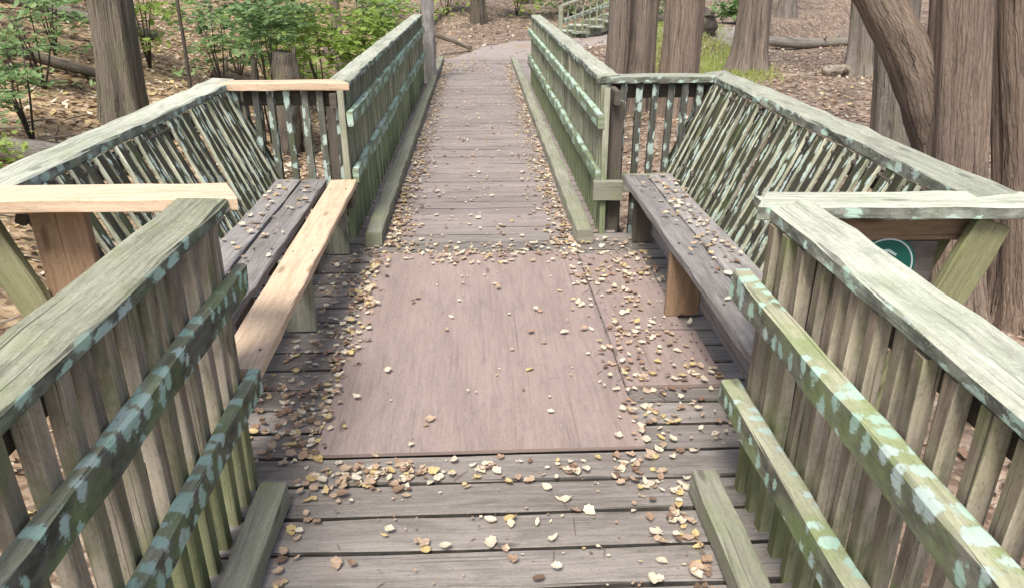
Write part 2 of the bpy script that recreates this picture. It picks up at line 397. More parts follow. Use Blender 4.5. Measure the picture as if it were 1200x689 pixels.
for i in range(N):
    for j in range(8): pf.append([i * 9 + j, (i + 1) * 9 + j, (i + 1) * 9 + j + 1, i * 9 + j + 1][::-1])
tag(link("path", mesh("path", pv, pf, smooth=True), path_mat()), kind="structure")

# ------------------------------------------------------------------ boardwalk deck (structure)
dk = Many()
y = -1.6
while y < 2.19:                        # wide grey planks of the near span
    dk.add(board_geo((-.98, y + .08, -.02), (1.02, y + .08, -.02), .144, .038, ch=.005, bow=.002, seg=.25)); y += .16
while y < 4.5:                         # floor of the resting bay
    dk.add(board_geo((-1.36, y + .08, -.02), (1.40, y + .08, -.02), .144, .038, ch=.005, bow=.002, seg=.25)); y += .16
deck_o = link("boardwalk", dk.mesh("boardwalk"), M['deck']); tag(deck_o, kind="structure")
df = Many(); y0 = y
while y < 14.5:                        # narrower worn planks of the far span
    df.add(board_geo((-.86, y + .072, -.02), (.88, y + .072, -.02), (.136), .038, ch=.003, bow=.002, seg=.25)); y += .144
tag(link("boardwalk_far_span", df.mesh("boardwalk_far_span"), M['deck_far']), kind="structure")
ub = Many()
for x in (-.9, 0, .93): ub.add(board_geo((x, -1.6, -.17), (x, 14.4, -.17), .06, .24, seg=.6))
for x in (-1.33, 1.37): ub.add(board_geo((x, 2.2, -.17), (x, 4.6, -.17), .05, .24, seg=.6))
for yy in (0.1, 2.25, 4.55, 7.8, 11.2):
    for x in (-.8, .82): ub.add(board_geo((x, yy, -1.3), (x, yy, -.29), .12, .12, up=(0, 1, 0)))
tag(link("boardwalk_underframe", ub.mesh("boardwalk_underframe"), M['under']), kind="structure")

SCREW = bpy.data.materials.new("screw_rust"); SCREW.use_nodes = True
SCREW.node_tree.nodes["Principled BSDF"].inputs["Base Color"].default_value = (.06, .04, .03, 1); SCREW.node_tree.nodes["Principled BSDF"].inputs["Roughness"].default_value = .6
SCREW_ME = mesh("screw", *tube_geo([(0, 0, 0), (0, 0, .002)], [.006, .0055], 8)); SCREW_ME.materials.append(SCREW)
# plywood sheets laid over the bay floor
def ply(label, x0, x1, y0, y1, z=.0, rot=0.):
    t = thing("plywood_sheet", label, "plywood sheet", ((x0 + x1) / 2, (y0 + y1) / 2, z), "plywood sheets on the deck")
    g = board_geo((0, -(y1 - y0) / 2, .009), (0, (y1 - y0) / 2, .009), x1 - x0, .014, ch=.003, jit=.0006, bow=.001)
    me = mesh("sheet", *g[:3]); link("sheet", me, M['ply'], t)
    for a in range(2):
        for b in range(6):
            link("screw", SCREW_ME, None, t, ((a - .5) * (x1 - x0 - .06), -(y1 - y0) / 2 + .04 + b * (y1 - y0 - .08) / 5, .0155))
    t.rotation_euler.z = rot
    return t
ply("large pinkish brown plywood sheet covering the middle of the deck", -.605, .578, 2.237, 4.26, rot=.004)
ply("small square plywood patch beside the large sheet in front of the dark bench", .588, 1.01, 2.66, 3.16, rot=-.006)
ply("plywood strip under leaves between the small patch and the far railing", .586, .96, 3.175, 4.2, rot=.008)

# ------------------------------------------------------------------ kerbs
def kerb(label, x, y0, y1, wd=.088, ht=.09):
    t = thing("kerb_rail", label, "kerb", (x, y0, 0), "wooden kerbs along the boardwalk")
    plank("timber", 'kerb', t, (x, y0, ht / 2 + .004), (x, y1, ht / 2 + .004), wd, ht, ch=.008, jit=.002, bow=.004)
    k = 0
    yy = y0 + .25
    return t
kerb("mossy square kerb timber at the foot of the green topped railing", -.675, 1.985, -1.5)
kerb("mossy square kerb timber at the foot of the railing with the pale wide top", .715, 1.985, -1.5)
kerb("long mossy kerb timber of the far span running from the fresh bench plank", -.665, 4.43, 14.3, .10)
kerb("long mossy kerb timber of the far span beginning near the dark bench", .650, 4.42, 14.1, .10)

# ------------------------------------------------------------------ railings
bal_cache = {}
def baluster(parent, mat, x, y, z0, z1, sz=.039, lean=0., ax=1., name="baluster", rz=0., depth=None):
    """one square picket; lean = sideways run per metre of height in x"""
    key = (mat, round(z1 - z0, 3), sz, depth, rnd.randrange(5))
    L = z1 - z0
    if key not in bal_cache:
        g = board_geo((0, 0, 0), (0, 0, L), depth or sz, sz * 1.02, up=(0, 1, 0), ch=.003, jit=.0009, seg=.2, bow=.002)
        bal_cache[key] = mesh(name, *g[:3])
        bal_cache[key].materials.append(M[mat])
    o = link(name, bal_cache[key], None, parent, V((x, y, z0)) - V(parent.location))
    o.rotation_euler = (rnd.gauss(0, .006), math.atan(lean) + rnd.gauss(0, .006), rz + rnd.gauss(0, .02))
    if lean: o.scale.z = math.sqrt(1 + lean * lean)
    return o
Z = .965
def side_railing(label, sx, y0, y1, x_in, x_out, top_mat, mid_mat, bal_mat, mid_z, low_z, y_top0, y_top1, skew, group, inset=0.):
    """a straight railing beside the walkway; sx = -1 left, +1 right"""
    t = thing("railing", label, "railing", (sx * (x_in + x_out) / 2, (y0 + y1) / 2, 0), group)
    xm = sx * (x_in + x_out) / 2
    plank("top_rail", top_mat, t, (xm, y_top0, Z - .02), (xm, y_top1, Z - .02), x_out - x_in, .04, ch=.006, jit=.0022, skew0=skew[0], skew1=skew[1], bow=.004)
    xb = sx * (x_in + .035 - inset * .2)                                   # balusters hang just inside the top rail
    xr = sx * (x_in + .013 - .020 - inset * .75); rw = .038 + inset * .5
    plank("mid_rail", mid_mat, t, (xr, y0, mid_z - .045), (xr, y1, mid_z - .045), rw, .088, ch=.006, jit=.0018, bow=.005)
    plank("bottom_rail", mid_mat, t, (xr, y0 + .03, low_z - .045), (xr, y1 - .03, low_z - .045), rw, .088, ch=.006, jit=.0018, bow=.005)
    pitch = .105 if inset is None else .097
    n = int((y1 - y0 - .04) / pitch)
    for i in range(n + 1):
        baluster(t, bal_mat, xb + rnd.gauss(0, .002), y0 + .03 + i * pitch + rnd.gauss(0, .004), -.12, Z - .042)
    # stringer board outside, posts
    plank("outer_rail", 'under', t, (sx * (x_in + .085), y0, Z - .10), (sx * (x_in + .085), y1, Z - .10), .038, .085, ch=.004)
    k = max(2, round((y1 - y0) / 2.2) + 1)
    for i in range(k):
        yy = y0 + .12 + i * (y1 - y0 - .24) / (k - 1)
        plank("post", 'under', t, (sx * (x_in + .105), yy, -.3), (sx * (x_in + .105), yy, Z - .145), .085, .085, up=(0, 1, 0))
    return t
side_railing("near railing with mossy green grey top board and pale picket edges", -1, -.55, 2.20, .752, .906, 'rail_green', 'mint_rail', 'baluster', .755, .405, -.6, 2.27, (0, -.5), "near span railings")
side_railing("near railing with pale flaking wide top board, joining the panel with the green disc", 1, -.55, 2.10, .832, .986, 'rail_pale', 'mint_rail', 'baluster', .752, .385, -.6, 2.13, (0, -.55), "near span railings", inset=.042)
side_railing("long far railing of the walkway that starts at the fresh bench plank", -1, 4.56, 11.4, .775, .915, 'rail_pale', 'mint_far', 'baluster_far', .805, .455, 4.66, 11.45, (.55, 0), "far span railings")
side_railing("long far railing of the walkway that starts beside the dark plank bench", 1, 4.60, 11.4, .755, .895, 'rail_pale', 'mint_far', 'baluster_far', .77, .42, 4.80, 11.25, (.55, 0), "far span railings")

def end_railing(label, sx, x0, x1, y, top_mat, front_w, bal_mat, skew, wd=.15, yoff=0., edge_mat=None):
    t = thing("bay_railing", label, "railing", (sx * (x0 + x1) / 2, y, 0), "short railings at the far end of the bays")
    plank("top_rail", top_mat, t, (sx * x0, y + .08, Z - .02), (sx * x1, y + .08 + yoff, Z - .02), wd, .041, ch=.004, jit=.0015, skew0=skew[0], skew1=skew[1])
    n = int((x1 - x0 - .10) / .098)
    for i in range(n + 1):
        baluster(t, bal_mat, sx * (x0 + .045 + i * .098) + rnd.gauss(0, .003), y + .055, -.1, Z - .042, .04)
    plank("bottom_rail", 'kerb', t, (sx * (x0 - .03), y - .005, .29), (sx * (x1 - .30), y - .005, .29), .038, .12)
    plank("outer_rail", 'under', t, (sx * x0, y + .105, Z - .10), (sx * x1, y + .105 + yoff, Z - .10), .038, .085)
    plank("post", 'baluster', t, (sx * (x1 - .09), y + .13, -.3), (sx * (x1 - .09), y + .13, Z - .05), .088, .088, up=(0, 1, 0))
    return t
end_railing("short bay railing topped with a fresh tan board at the far end", -1, .80, 1.54, 4.58, 'fresh', .04, 'baluster_flaked', (.5, .5))
end_railing("short bay railing topped with a pale weathered board above mint flecked pickets", 1, .775, 1.54, 4.78, 'rail_pale', .04, 'baluster_flaked', (-.5, -.5))

def bay_back(label, sx, y0, y1, top_mat):
    """leaning seat back of a bay: slanted pickets under a wide top board"""
    t = thing("bench_back_railing", label, "railing", (sx * 1.45, (y0 + y1) / 2, 0), "leaning seat backs of the bays")
    plank("top_rail", top_mat, t, (sx * 1.565, y0, Z - .022), (sx * 1.555, y1, Z - .022), .165, .042, ch=.006, jit=.0022, bow=.006, skew0=sx * .25, skew1=sx * .35)
    n = int((y1 - y0 - .30) / .092)
    for i in range(n + 1):
        yy = y0 + .20 + i * .092
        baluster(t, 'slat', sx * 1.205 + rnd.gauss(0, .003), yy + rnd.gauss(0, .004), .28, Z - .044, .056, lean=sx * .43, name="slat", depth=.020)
    # rails behind the slats
    for z, nm in ((.86, "upper_rail"), (.42, "lower_rail")):
        xx = sx * (1.205 + .43 * (z - .28) + .042)
        plank(nm, 'under', t, (xx, y0 + .14, z), (xx, y1 - .12, z), .036, .088, up=(-sx * .43, 0, 1))
    for yy in (y0 + .28, (y0 + y1) / 2, y1 - .2):
        xa, xb = sx * (1.205 + .43 * -.28 + .10), sx * (1.205 + .43 * .60 + .10)
        plank("post", 'under', t, (xa, yy, 0), (xb, yy, .88), .04, .088, up=(0, 1, 0))
    return t
bay_back("leaning slatted seat back behind the bench with the fresh plank", -1, 2.28, 4.80, 'rail_pale')
bay_back("leaning slatted seat back behind the dark plank bench", 1, 2.13, 5.03, 'rail_pale')

# near ends of the bays
def brace_board(t, sx, y, name, mat, wd=.105, off=0., z0=.30, z1=.90):
    f = lambda z: sx * (1.205 + .36 * (z - .28) + .08 + off)
    return plank(name, mat, t, (f(z0), y, z0), (f(z1), y, z1), wd, .04, up=(0, 1, 0), ch=.005)
t = thing("bay_end_railing", "near bay end with a fresh tan top board over a hanging brown plank", "railing", (-1.2, 2.27, 0), "near ends of the bays")
plank("top_rail", 'fresh', t, (-.763, 2.275, Z - .0175), (-1.70, 2.285, Z - .0175), .172, .042, ch=.004, jit=.001, skew0=.5)
plank("end_plank", 'tan', t, (-1.335, 2.345, .16), (-1.335, 2.345, .922), .175, .038, up=(0, 1, 0))
brace_board(t, -1, 2.30, "brace", 'olive', off=.06, z0=.16)
t = thing("bay_end_railing", "near bay end with weathered pale top board over a brown panel and olive brace", "railing", (1.2, 2.11, 0), "near ends of the bays")
plank("top_rail", 'rail_pale', t, (.835, 2.115, Z - .0195), (1.66, 2.095, Z - .0195), .155, .042, ch=.005, jit=.0018, skew0=-.5)
plank("fascia", 'tan', t, (.99, 2.145, .872), (1.56, 2.135, .872), .036, .094)
for i, (z, hh) in enumerate(((.752, .135), (.614, .13), (.482, .125))):
    plank("panel_board", 'deck_far', t, (.99, 2.152, z), (1.36 + .05 - i * .05, 2.145, z), .03, hh)
brace_board(t, 1, 2.075, "brace", 'olive', off=.02, z0=.22, wd=.115)
brace_board(t, 1, 2.20, "inner_brace", 'olive', wd=.10, off=-.04, z0=.2, z1=.88)

# round trail marker on that panel
def flat(name, c, rough=.45):
    k = NT(name); P = k.n("TexCoord").outputs["Object"]; n = k.noise(P, 60., 4)
    k.l(k.mix(n, tuple(x * .75 for x in c), tuple(min(1, x * 1.2) for x in c)), k.b.inputs["Base Color"]); k.b.inputs["Roughness"].default_value = rough; return k.m
GR, WH = flat("enamel_green", (.012, .11, .085)), flat("enamel_pale", (.50, .60, .58))
t = thing("trail_marker", "round dark green trail marker with a thin pale ring on the brown panel", "trail marker", (1.250, 2.128, .745))
def disc(r, th, n=48, r_in=None):
    vs, fs = [], []
    for yy in (0, -th):
        for j in range(n): vs.append((r * cos(2 * pi * j / n), yy, r * sin(2 * pi * j / n)))
    if r_in is None:
        fs = [list(range(n)), list(range(2 * n - 1, n - 1, -1))] + [[j, n + j, n + (j + 1) % n, (j + 1) % n] for j in range(n)]
    else:
        for yy in (0, -th):
            for j in range(n): vs.append((r_in * cos(2 * pi * j / n), yy, r_in * sin(2 * pi * j / n)))
        for j in range(n):
            k = (j + 1) % n
            fs += [[j, n + j, n + k, k], [2 * n + j, 2 * n + k, 3 * n + k, 3 * n + j], [n + j, 3 * n + j, 3 * n + k, n + k], [j, k, 2 * n + k, 2 * n + j]]
    return vs, fs
link("disc", mesh("disc", *disc(.098, .005)), GR, t)
link("ring", mesh("ring", *disc(.090, .0015, r_in=.085)), WH, t, (0, -.0052, 0))
arrow = [(-.062, .012), (-.030, .030), (.004, .034), (.030, .020), (.034, .026), (.006, .043), (-.033, .039), (-.066, .019)]
av = [(x, yy, z) for yy in (0, -.0015) for x, z in arrow]; na = len(arrow)
link("emblem", mesh("emblem", av, [list(range(na)), list(range(2 * na - 1, na - 1, -1))] + [[j, na + j, na + (j + 1) % na, (j + 1) % na] for j in range(na)]), WH, t, (.0, -.0052, .012))

# ------------------------------------------------------------------ benches
t = thing("bench", "bench of two dark old planks with one fresh tan plank along its edge", "bench", (-1.0, 3.4, 0), "benches in the bays")
plank("seat_plank", 'bench_old', t, (-1.165, 2.33, .382), (-1.170, 4.54, .382), .142, .04, bow=.004, jit=.002)
plank("seat_plank", 'bench_old', t, (-1.005, 2.33, .380), (-1.012, 4.54, .380), .145, .04, bow=.004, jit=.002)
tag(plank("front_plank", 'fresh', t, (-.800, 2.17, .384), (-.830, 4.52, .384), .155, .04, jit=.0012), "fresh tan plank at the bench edge")
for yy in (3.26, 4.30):
    plank("leg", 'kerb', t, (-.86, yy, .008), (-.86, yy, .36), .14, .04, up=(0, 1, 0))
    plank("leg", 'under', t, (-1.12, yy, .008), (-1.12, yy, .36), .09, .04, up=(0, 1, 0))
    plank("crosspiece", 'under', t, (-.76, yy + .05, .318), (-1.22, yy + .05, .318), .038, .085)
t = thing("bench", "leaf strewn dark plank bench on an orange brown board leg", "bench", (1.06, 3.4, 0), "benches in the bays")
plank("seat_plank", 'bench_old', t, (.972, 2.20, .38), (.966, 4.56, .38), .142, .042, bow=.003, jit=.002)
plank("seat_plank", 'bench_old', t, (1.128, 2.20, .38), (1.122, 4.56, .38), .150, .042, bow=.003, jit=.002)
tag(plank("leg", 'tan', t, (.985, 3.335, .02), (.985, 3.335, .357), .165, .042, up=(0, 1, 0)), "orange brown bench leg")
plank("leg", 'under', t, (1.02, 4.44, .008), (1.02, 4.44, .357), .14, .04, up=(0, 1, 0))
plank("skirt", 'bench_old', t, (1.085, 2.25, .17), (1.085, 4.50, .17), .036, .24)
plank("end_support", 'kerb', t, (.715, 4.60, .292), (.90, 4.60, .292), .05, .125)
for yy in (3.39, 4.39): plank("crosspiece", 'under', t, (.93, yy, .316), (1.20, yy, .316), .038, .085)

def screws(part, pts, r=.005):
    b = V(part.location) + V(part.parent.location)
    for p in pts: link("screw", SCREW_ME, None, part, V(p) - b)
for o in list(bpy.data.objects):
    if o.name.startswith("front_plank"): screws(o, [(-.80 - .0128 * (yy - 2.17) + dx, yy, .4035) for yy in (2.30, 3.26, 4.30) for dx in (-.045, .045)])
    if o.name.startswith("seat_plank"):
        bx = V(o.location) + V(o.parent.location)
        screws(o, [(bx.x + dx, yy, .4025) for yy in (2.6, 3.3, 4.3) for dx in (-.04, .04)], .0045)
# tall post and the further walkway railing at the far end
t = thing("timber_post", "tall grey timber post where the far railing ends", "post", (-.70, 11.75, -.5))
plank("shaft", 'bench_old', t, (-.71, 11.75, -.5), (-.73, 11.75, 1.75), .18, .16, up=(0, 1, 0), ch=.03, jit=.004)
plank("cap", 'under', t, (-.83, 11.75, 1.765), (-.63, 11.75, 1.765), .19, .03)
t = thing("stair_railing", "grey sloping handrail of the distant stair behind the tree cluster", "railing", (3.2, 19.5, 0))
def seg_rail(t, a, b, h=1.0, n=10):
    a, b = V(a), V(b); up = V((0, 0, h))
    plank("top_rail", 'kerb', t, a + up, b + up, .13, .045)
    plank("mid_rail", 'rail_pale', t, a + up * .55, b + up * .55, .04, .09)
    for i in range(n + 1):
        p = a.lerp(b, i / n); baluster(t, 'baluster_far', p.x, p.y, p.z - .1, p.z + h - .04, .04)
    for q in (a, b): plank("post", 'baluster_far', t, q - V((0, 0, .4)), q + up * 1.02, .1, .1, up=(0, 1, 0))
seg_rail(t, (1.95, 18.6, gz(1.95, 18.6)), (4.6, 20.4, gz(1.95, 18.6) + .75), .78, 14)
t = thing("stairs", "pale grey wooden steps climbing away behind the far railing", "stairs", (2.2, 19, gz(1.9, 18.9)))
for i in range(6):
    a = V((1.85 + i * .42, 18.95 + i * .22, gz(1.9, 18.9) + .06 + i * .11))
    plank("tread", 'rail_pale', t, a + V((-.22, .55, 0)), a + V((.22, -.30, 0)), .40, .04)
zs = gz(1.9, 18.9) - .06
plank("stringer", 'kerb', t, (1.9, 18.72, zs), (4.3, 20.1, zs + .62), .05, .2)
plank("stringer", 'kerb', t, (1.5, 19.5, zs), (3.9, 20.9, zs + .62), .05, .2)

# ------------------------------------------------------------------ trees
def trunk_mesh(r0, h, lean=(0, 0), seed=0, flare=.6, lobes=.08, lobe_n=5, taper=.025, bend=.05, n=72, dz=.12, zlo=-.5, cleft=0.):
    vs, fs, uvs = [], [], []
    k = int((h - zlo) / dz)
    for i in range(k + 1):
        z = zlo + i * dz
        zz = max(z, 0)
        cx = lean[0] * zz + bend * mn.noise(V((z * .35, seed, 0))); cy = lean[1] * zz + bend * mn.noise(V((z * .35, seed, 9)))
        base = r0 * (1 - taper * zz) * (1 + flare * exp(-zz / .28))
        for j in range(n):
            th = 2 * pi * j / n
            tw = th + .1 * z
            lb = lobes * (cos(lobe_n * tw + seed) * .6 + cos((lobe_n + 3) * tw + seed * 2) * .4) * (1 + 1.6 * exp(-zz / .5))
            rg = .05 * mn.noise(V((cos(th) * 5, sin(th) * 5, z * .7 + seed))) + .045 * mn.noise(V((cos(th) * 11, sin(th) * 11, z * 1.3 + seed)))
            r = base * (1 + lb + rg)
            if cleft: r *= 1 - cleft * exp(-(((th - 4.6 + pi) % (2 * pi) - pi) / .22) ** 2)
            vs.append((cx + cos(th) * r, cy + sin(th) * r, z))
    for i in range(k):
        for j in range(n):
            fs.append([i * n + j, i * n + (j + 1) % n, (i + 1) * n + (j + 1) % n, (i + 1) * n + j])
            a, b = j / n * 2 * pi * r0, (j + 1) / n * 2 * pi * r0; z0, z1 = zlo + i * dz + seed, zlo + (i + 1) * dz + seed
            uvs.append([(z0, a), (z0, b), (z1, b), (z1, a)])
    return mesh("trunk", vs, fs, uvs, True)
GRP = "trees of the woodland"
def tree(label, x, y, r, h=7.5, mat='bark_brown', seed=None, limbs=3, z=None, **kw):
    seed = rnd.uniform(0, 40) if seed is None else seed
    zz = gz(x, y) - .02 if z is None else z
    t = thing("tree", label, "tree", (x, y, zz), GRP)
    link("trunk", trunk_mesh(r, h, seed=seed, **kw), M[mat], t)
    ln = kw.get('lean', (0, 0))
    for i in range(limbs):
        z0 = rnd.uniform(4.3, h - .6); a = rnd.uniform(0, 2 * pi); L = rnd.uniform(1.2, 2.4); q = V((ln[0] * z0, ln[1] * z0, z0))
        pts = [q + V((cos(a) * L * s, sin(a) * L * s, .55 * L * s - .2 * L * s * s)) for s in (0, .25, .5, .75, 1)]
        link("limb", mesh("limb", *tube_geo(pts, [r * .35, r * .25, r * .18, r * .1, .012], 8, .15, i)[:3], True), M[mat], t)
    return t
tree("olive grey straight trunk rising behind the leaning seat back on the leafy bank", -4.30, 9.4, .245, mat='bark_olive', flare=.2, taper=.02, seed=3, lean=(.05, 0))
tree("slender brown trunk, first of the close cluster beside the far railing", 2.08, 11.7, .17, mat='bark_brown', flare=.1, seed=5)
tree("dark brown trunk in the middle of the close cluster by the far railing", 2.50, 11.9, .215, mat='bark_brown', flare=.15, seed=8)
tree("broad reddish trunk of the close cluster beside the grass patch", 2.93, 11.35, .285, mat='bark_pink', flare=.15, lobes=.10, lobe_n=3, seed=12)
tree("grey brown trunk with a deep vertical cleft beyond the grass patch", 5.75, 16.3, .33, mat='bark_brown', flare=.45, cleft=.28, seed=17)
tree("stout pale grey trunk with flared base beside the pale fallen log", 7.55, 14.9, .31, lean=(-.12, 0), mat='bark_grey', flare=.55, seed=21)
tree("smooth pale grey brown trunk between the flared trunk and the forked tree", 4.42, 7.75, .205, lean=(-.16, 0), mat='bark_grey', flare=.2, lobes=.04, seed=26)
tree("thin dark trunk standing alone beyond the end of the boardwalk", .02, 22.5, .20, mat='bark_dark', flare=.2, seed=31)
tree("straight reddish brown trunk right beside the forked tree", 3.50, 4.30, .135, lean=(-.28, 0), h=6.5, mat='bark_pink', flare=.55, lobes=.06, seed=35, z=-.55)

# the big forked tree close to the right-hand bay
t = thing("tree", "big reddish brown tree forking low into a thick curved limb", "tree", (2.86, 4.02, -.55), GRP)
link("trunk", trunk_mesh(.168, 6.3, lean=(-.19, .0), seed=40, flare=.6, lobes=.07, lobe_n=4, taper=.075, bend=.03, n=64, dz=.07), M['bark_pink'], t)
wp = [(2.74, 4.13, .30, .07), (2.64, 4.13, .55, .12), (2.54, 4.13, .78, .135), (2.425, 4.12, .98, .128), (2.27, 4.11, 1.21, .116), (2.08, 4.11, 1.45, .106), (1.85, 4.14, 1.74, .102), (1.60, 4.2, 2.08, .10), (1.38, 4.3, 2.55, .092), (1.2, 4.4, 3.2, .085), (1.1, 4.5, 4.0, .075)]
lp, lr = [], []
for a, b in zip(wp, wp[1:]):
    for s_ in range(4):
        q = [a[i] + (b[i] - a[i]) * s_ / 4 for i in range(4)]; lp.append((q[0] - 2.86, q[1] - 4.02, q[2] + .55)); lr.append(q[3])
link("limb", mesh("limb", *tube_geo(lp, lr, 36, .12, 3)[:3], True), M['bark_pink'], t)

# thin background trunks
for i, (x, y, r, lb) in enumerate(((-1.55, 24, .13, "thin grey sapling trunk beyond the fallen branch at the walkway end"), (4.3, 27, .22, "distant brown trunk above the green shrubs behind the cluster"),
        (9.8, 25, .26, "distant trunk on the slope behind the cleft trunk"), (13.2, 22, .30, "distant trunk on the brown slope beyond the flared trunk"), (-3.3, 19, .12, "thin trunk among the bright leaves above the far railing"),
        (-7.9, 15, .20, "distant trunk among the fallen branches on the bank"), (1.5, 27, .16, "distant thin trunk over the bend in the path"), (6.9, 32, .3, "far trunk between the cluster and the cleft trunk"))):
    tree(lb, x, y, r, mat=('bark_dark', 'bark_brown', 'bark_grey')[i % 3], limbs=1, n=20, dz=.3, flare=.3)

# saplings, stump, logs, branches
def stick(name, label, cat, pts, rad, mat, group=None, n=10, wob=.15, twigs=0):
    pts = [V(p) for p in pts]; o = pts[0].copy()
    m = 6; P, Rr = [], []
    for i in range(len(pts) - 1):
        for s in range(m):
            t_ = s / m; q = pts[i].lerp(pts[i + 1], t_)
            q = q + V((mn.noise(q * 1.1), mn.noise(q * 1.1 + V((5, 0, 0))), mn.noise(q * 1.1 + V((0, 9, 0))))) * min(.06, rad[i] * .8)
            P.append(q - o); Rr.append(rad[i] * (1 - t_) + rad[i + 1] * t_)
    P.append(pts[-1] - o); Rr.append(rad[-1])
    ob = link(name, mesh(name, *tube_geo(P, Rr, n, wob, rnd.uniform(0, 30))[:3], True), M[mat], None, o)
    for k in range(twigs):
        i = rnd.randrange(1, len(P) - 1); d = V((rnd.gauss(0, 1), rnd.gauss(0, 1), rnd.uniform(.1, 1))).normalized(); L = rnd.uniform(.3, .8)
        g = tube_geo([P[i], P[i] + d * L * .5 + V((0, 0, .02)), P[i] + d * L], [Rr[i] * .4, Rr[i] * .25, .004], 6)
        link("twig", mesh("twig", *g[:3], True), M[mat], ob)
    return tag(ob, label, cat, group)
G = lambda x, y, dz=0: (x, y, gz(x, y) + dz)
stick("sapling", "thin bare sapling stem standing on the leafy bank by the olive trunk", "sapling", [G(-3.6, 9.8, -.1), (-3.58, 9.8, 1.2), (-3.5, 9.85, 2.6), (-3.45, 9.9, 4.2)], [.022, .02, .015, .006], 'bark_dark', twigs=5)
stick("fallen_log", "long mossy fallen log lying on the bank above the slatted seat back", "log", [G(-6.6, 6.3, .10), G(-5.0, 7.3, .10), G(-3.7, 8.0, .09)], [.15, .14, .11], 'log')
stick("fallen_log", "grey fallen trunk leaning across the top of the leafy bank", "log", [G(-9.8, 12.2, .1), G(-7.6, 12.6, .5), G(-5.4, 13.6, .35)], [.14, .12, .08], 'log', twigs=4)
stick("fallen_branch", "weathered grey branch slanting down the bank toward the olive trunk", "branch", [G(-8.0, 13.4, .9), G(-7.0, 11.8, .5), G(-6.2, 10.2, .12)], [.05, .06, .04], 'log', twigs=4)
stick("fallen_branch", "dark rotten branch lying among litter behind the saplings", "branch", [G(-7.5, 10.6, .15), G(-6.2, 10.9, .2), G(-5.0, 11.2, .1)], [.07, .08, .05], 'bark_dark', twigs=3)
stick("fallen_branch", "dark branch lying on the bank under the pale green sprays", "branch", [G(-4.6, 13.6, .1), G(-3.4, 13.9, .3), G(-2.2, 14.4, .15)], [.08, .09, .05], 'bark_dark', twigs=3)
stick("fallen_branch", "pale bare branch slanting into the hollow at the end of the walkway", "branch", [(-1.35, 15.8, .55), (-.75, 16.3, .28), (-.15, 16.9, -.02)], [.055, .06, .05], 'log_pale')
stick("fallen_log", "short pale cut log on the brown ground beside the flared trunk", "log", [G(6.55, 14.3, .10), G(7.25, 14.9, .12)], [.10, .11], 'log_pale', n=14)
stick("fallen_branch", "pale stick lying on the ground beyond the cleft trunk", "branch", [G(6.0, 15.1, .05), G(6.7, 15.2, .06)], [.045, .04], 'log_pale')
stick("tree_stump", "dark rotten stump in front of the fallen leaves behind the tan board", "stump", [G(-2.50, 10, -.1), (-2.48, 10, .1), (-2.47, 10.02, .60)], [.20, .17, .13], 'bark_dark', n=16, wob=.4)
stick("tree_stump", "narrow broken snag beside the dark stump", "stump", [G(-2.26, 9.95, -.1), (-2.28, 9.95, .2), (-2.31, 10, .66)], [.05, .045, .03], 'bark_dark', wob=.4)
stick("tree_stump", "thin snag at the edge of the pale green shrub", "stump", [G(-2.84, 10, -.1), (-2.83, 10, .2), (-2.82, 10, .53)], [.05, .045, .035], 'bark_dark', wob=.4)
stick("tree_stump", "dark hollow stump behind the patch of green grass", "stump", [G(5.6, 19.6, -.1), G(5.62, 19.6, .3), G(5.62, 19.6, .45)], [.33, .27, .22], 'bark_dark', n=16, wob=.5)
for i, (x, y, L, a, lb) in enumerate(((8.6, 20.5, 3.2, .1, "long grey log lying on the slope behind the cleft trunk"), (10.5, 18.6, 2.2, .5, "grey log lying on the slope above the short cut log"), (4.6, 21.5, 2.6, -.15, "dark log on the ground behind the hollow stump"), (-2.6, 21, 3, .2, "dark log lying in the hollow past the timber post"))):
    stick("fallen_log", lb, "log", [G(x - L / 2 * cos(a), y - L / 2 * sin(a), .1), G(x, y, .12), G(x + L / 2 * cos(a), y + L / 2 * sin(a), .08)], [.13, .14, .09], 'log' if i < 2 else 'bark_dark', twigs=2)

# ------------------------------------------------------------------ leaves
def leaf_outline(kind):
    if kind == 0: return [(0, 0), (.20, .16), (.33, .38), (.28, .66), (.12, .88), (0, 1), (-.12, .88), (-.28, .66), (-.33, .38), (-.20, .16)]
    if kind == 1: return [(0, 0), (.16, .10), (.33, .15), (.31, .31), (.41, .52), (.28, .63), (.17, .82), (0, 1), (-.17, .82), (-.28, .63), (-.41, .52), (-.31, .31), (-.33, .15), (-.16, .10)]
    return [(0, 0), (.13, .2), (.21, .5), (.13, .8), (0, 1), (-.13, .8), (-.21, .5), (-.13, .2)]
def leaf_geo(kind, size, curl, fold, seed):
    r = random.Random(seed)
    out = leaf_outline(kind); ax, ay = r.uniform(-.6, .6), r.uniform(-.4, .6)
    hz = lambda x, y: curl * ((y - .45) ** 2 * (1 + ay) + (x * x) * (1 + ax)) + fold * abs(x) + .12 * curl * sin(7 * x + 5 * y + seed)
    mids = [(0, .25), (0, .5), (0, .75)]
    pts = [(x, y) for x, y in out] + mids
    v = [V((x * size, (y - .45) * size, hz(x, y) * size)) for x, y in pts]
    n = len(out); f = []
    for i in range(n):
        j = (i + 1) % n; my = (out[i][1] + out[j][1]) / 2
        m = n + (0 if my < .38 else 1 if my < .63 else 2)
        f.append([m, i, j])
    right = [i for i in range(n)]
    # close the small gaps between the midrib fans
    for (a, b, yv) in ((n, n + 1, .38), (n + 1, n + 2, .63)):
        for side in (range(0, n // 2), range(n // 2, n)):
            k = None
            for i in side:
                j = (i + 1) % n
                m1 = (out[i][1] + out[j][1]) / 2; j2 = (j + 1) % n; m2 = (out[j][1] + out[j2][1]) / 2
                if (m1 < yv) != (m2 < yv): k = j
            if k is not None: f.append([a, b, k])
    return v, f
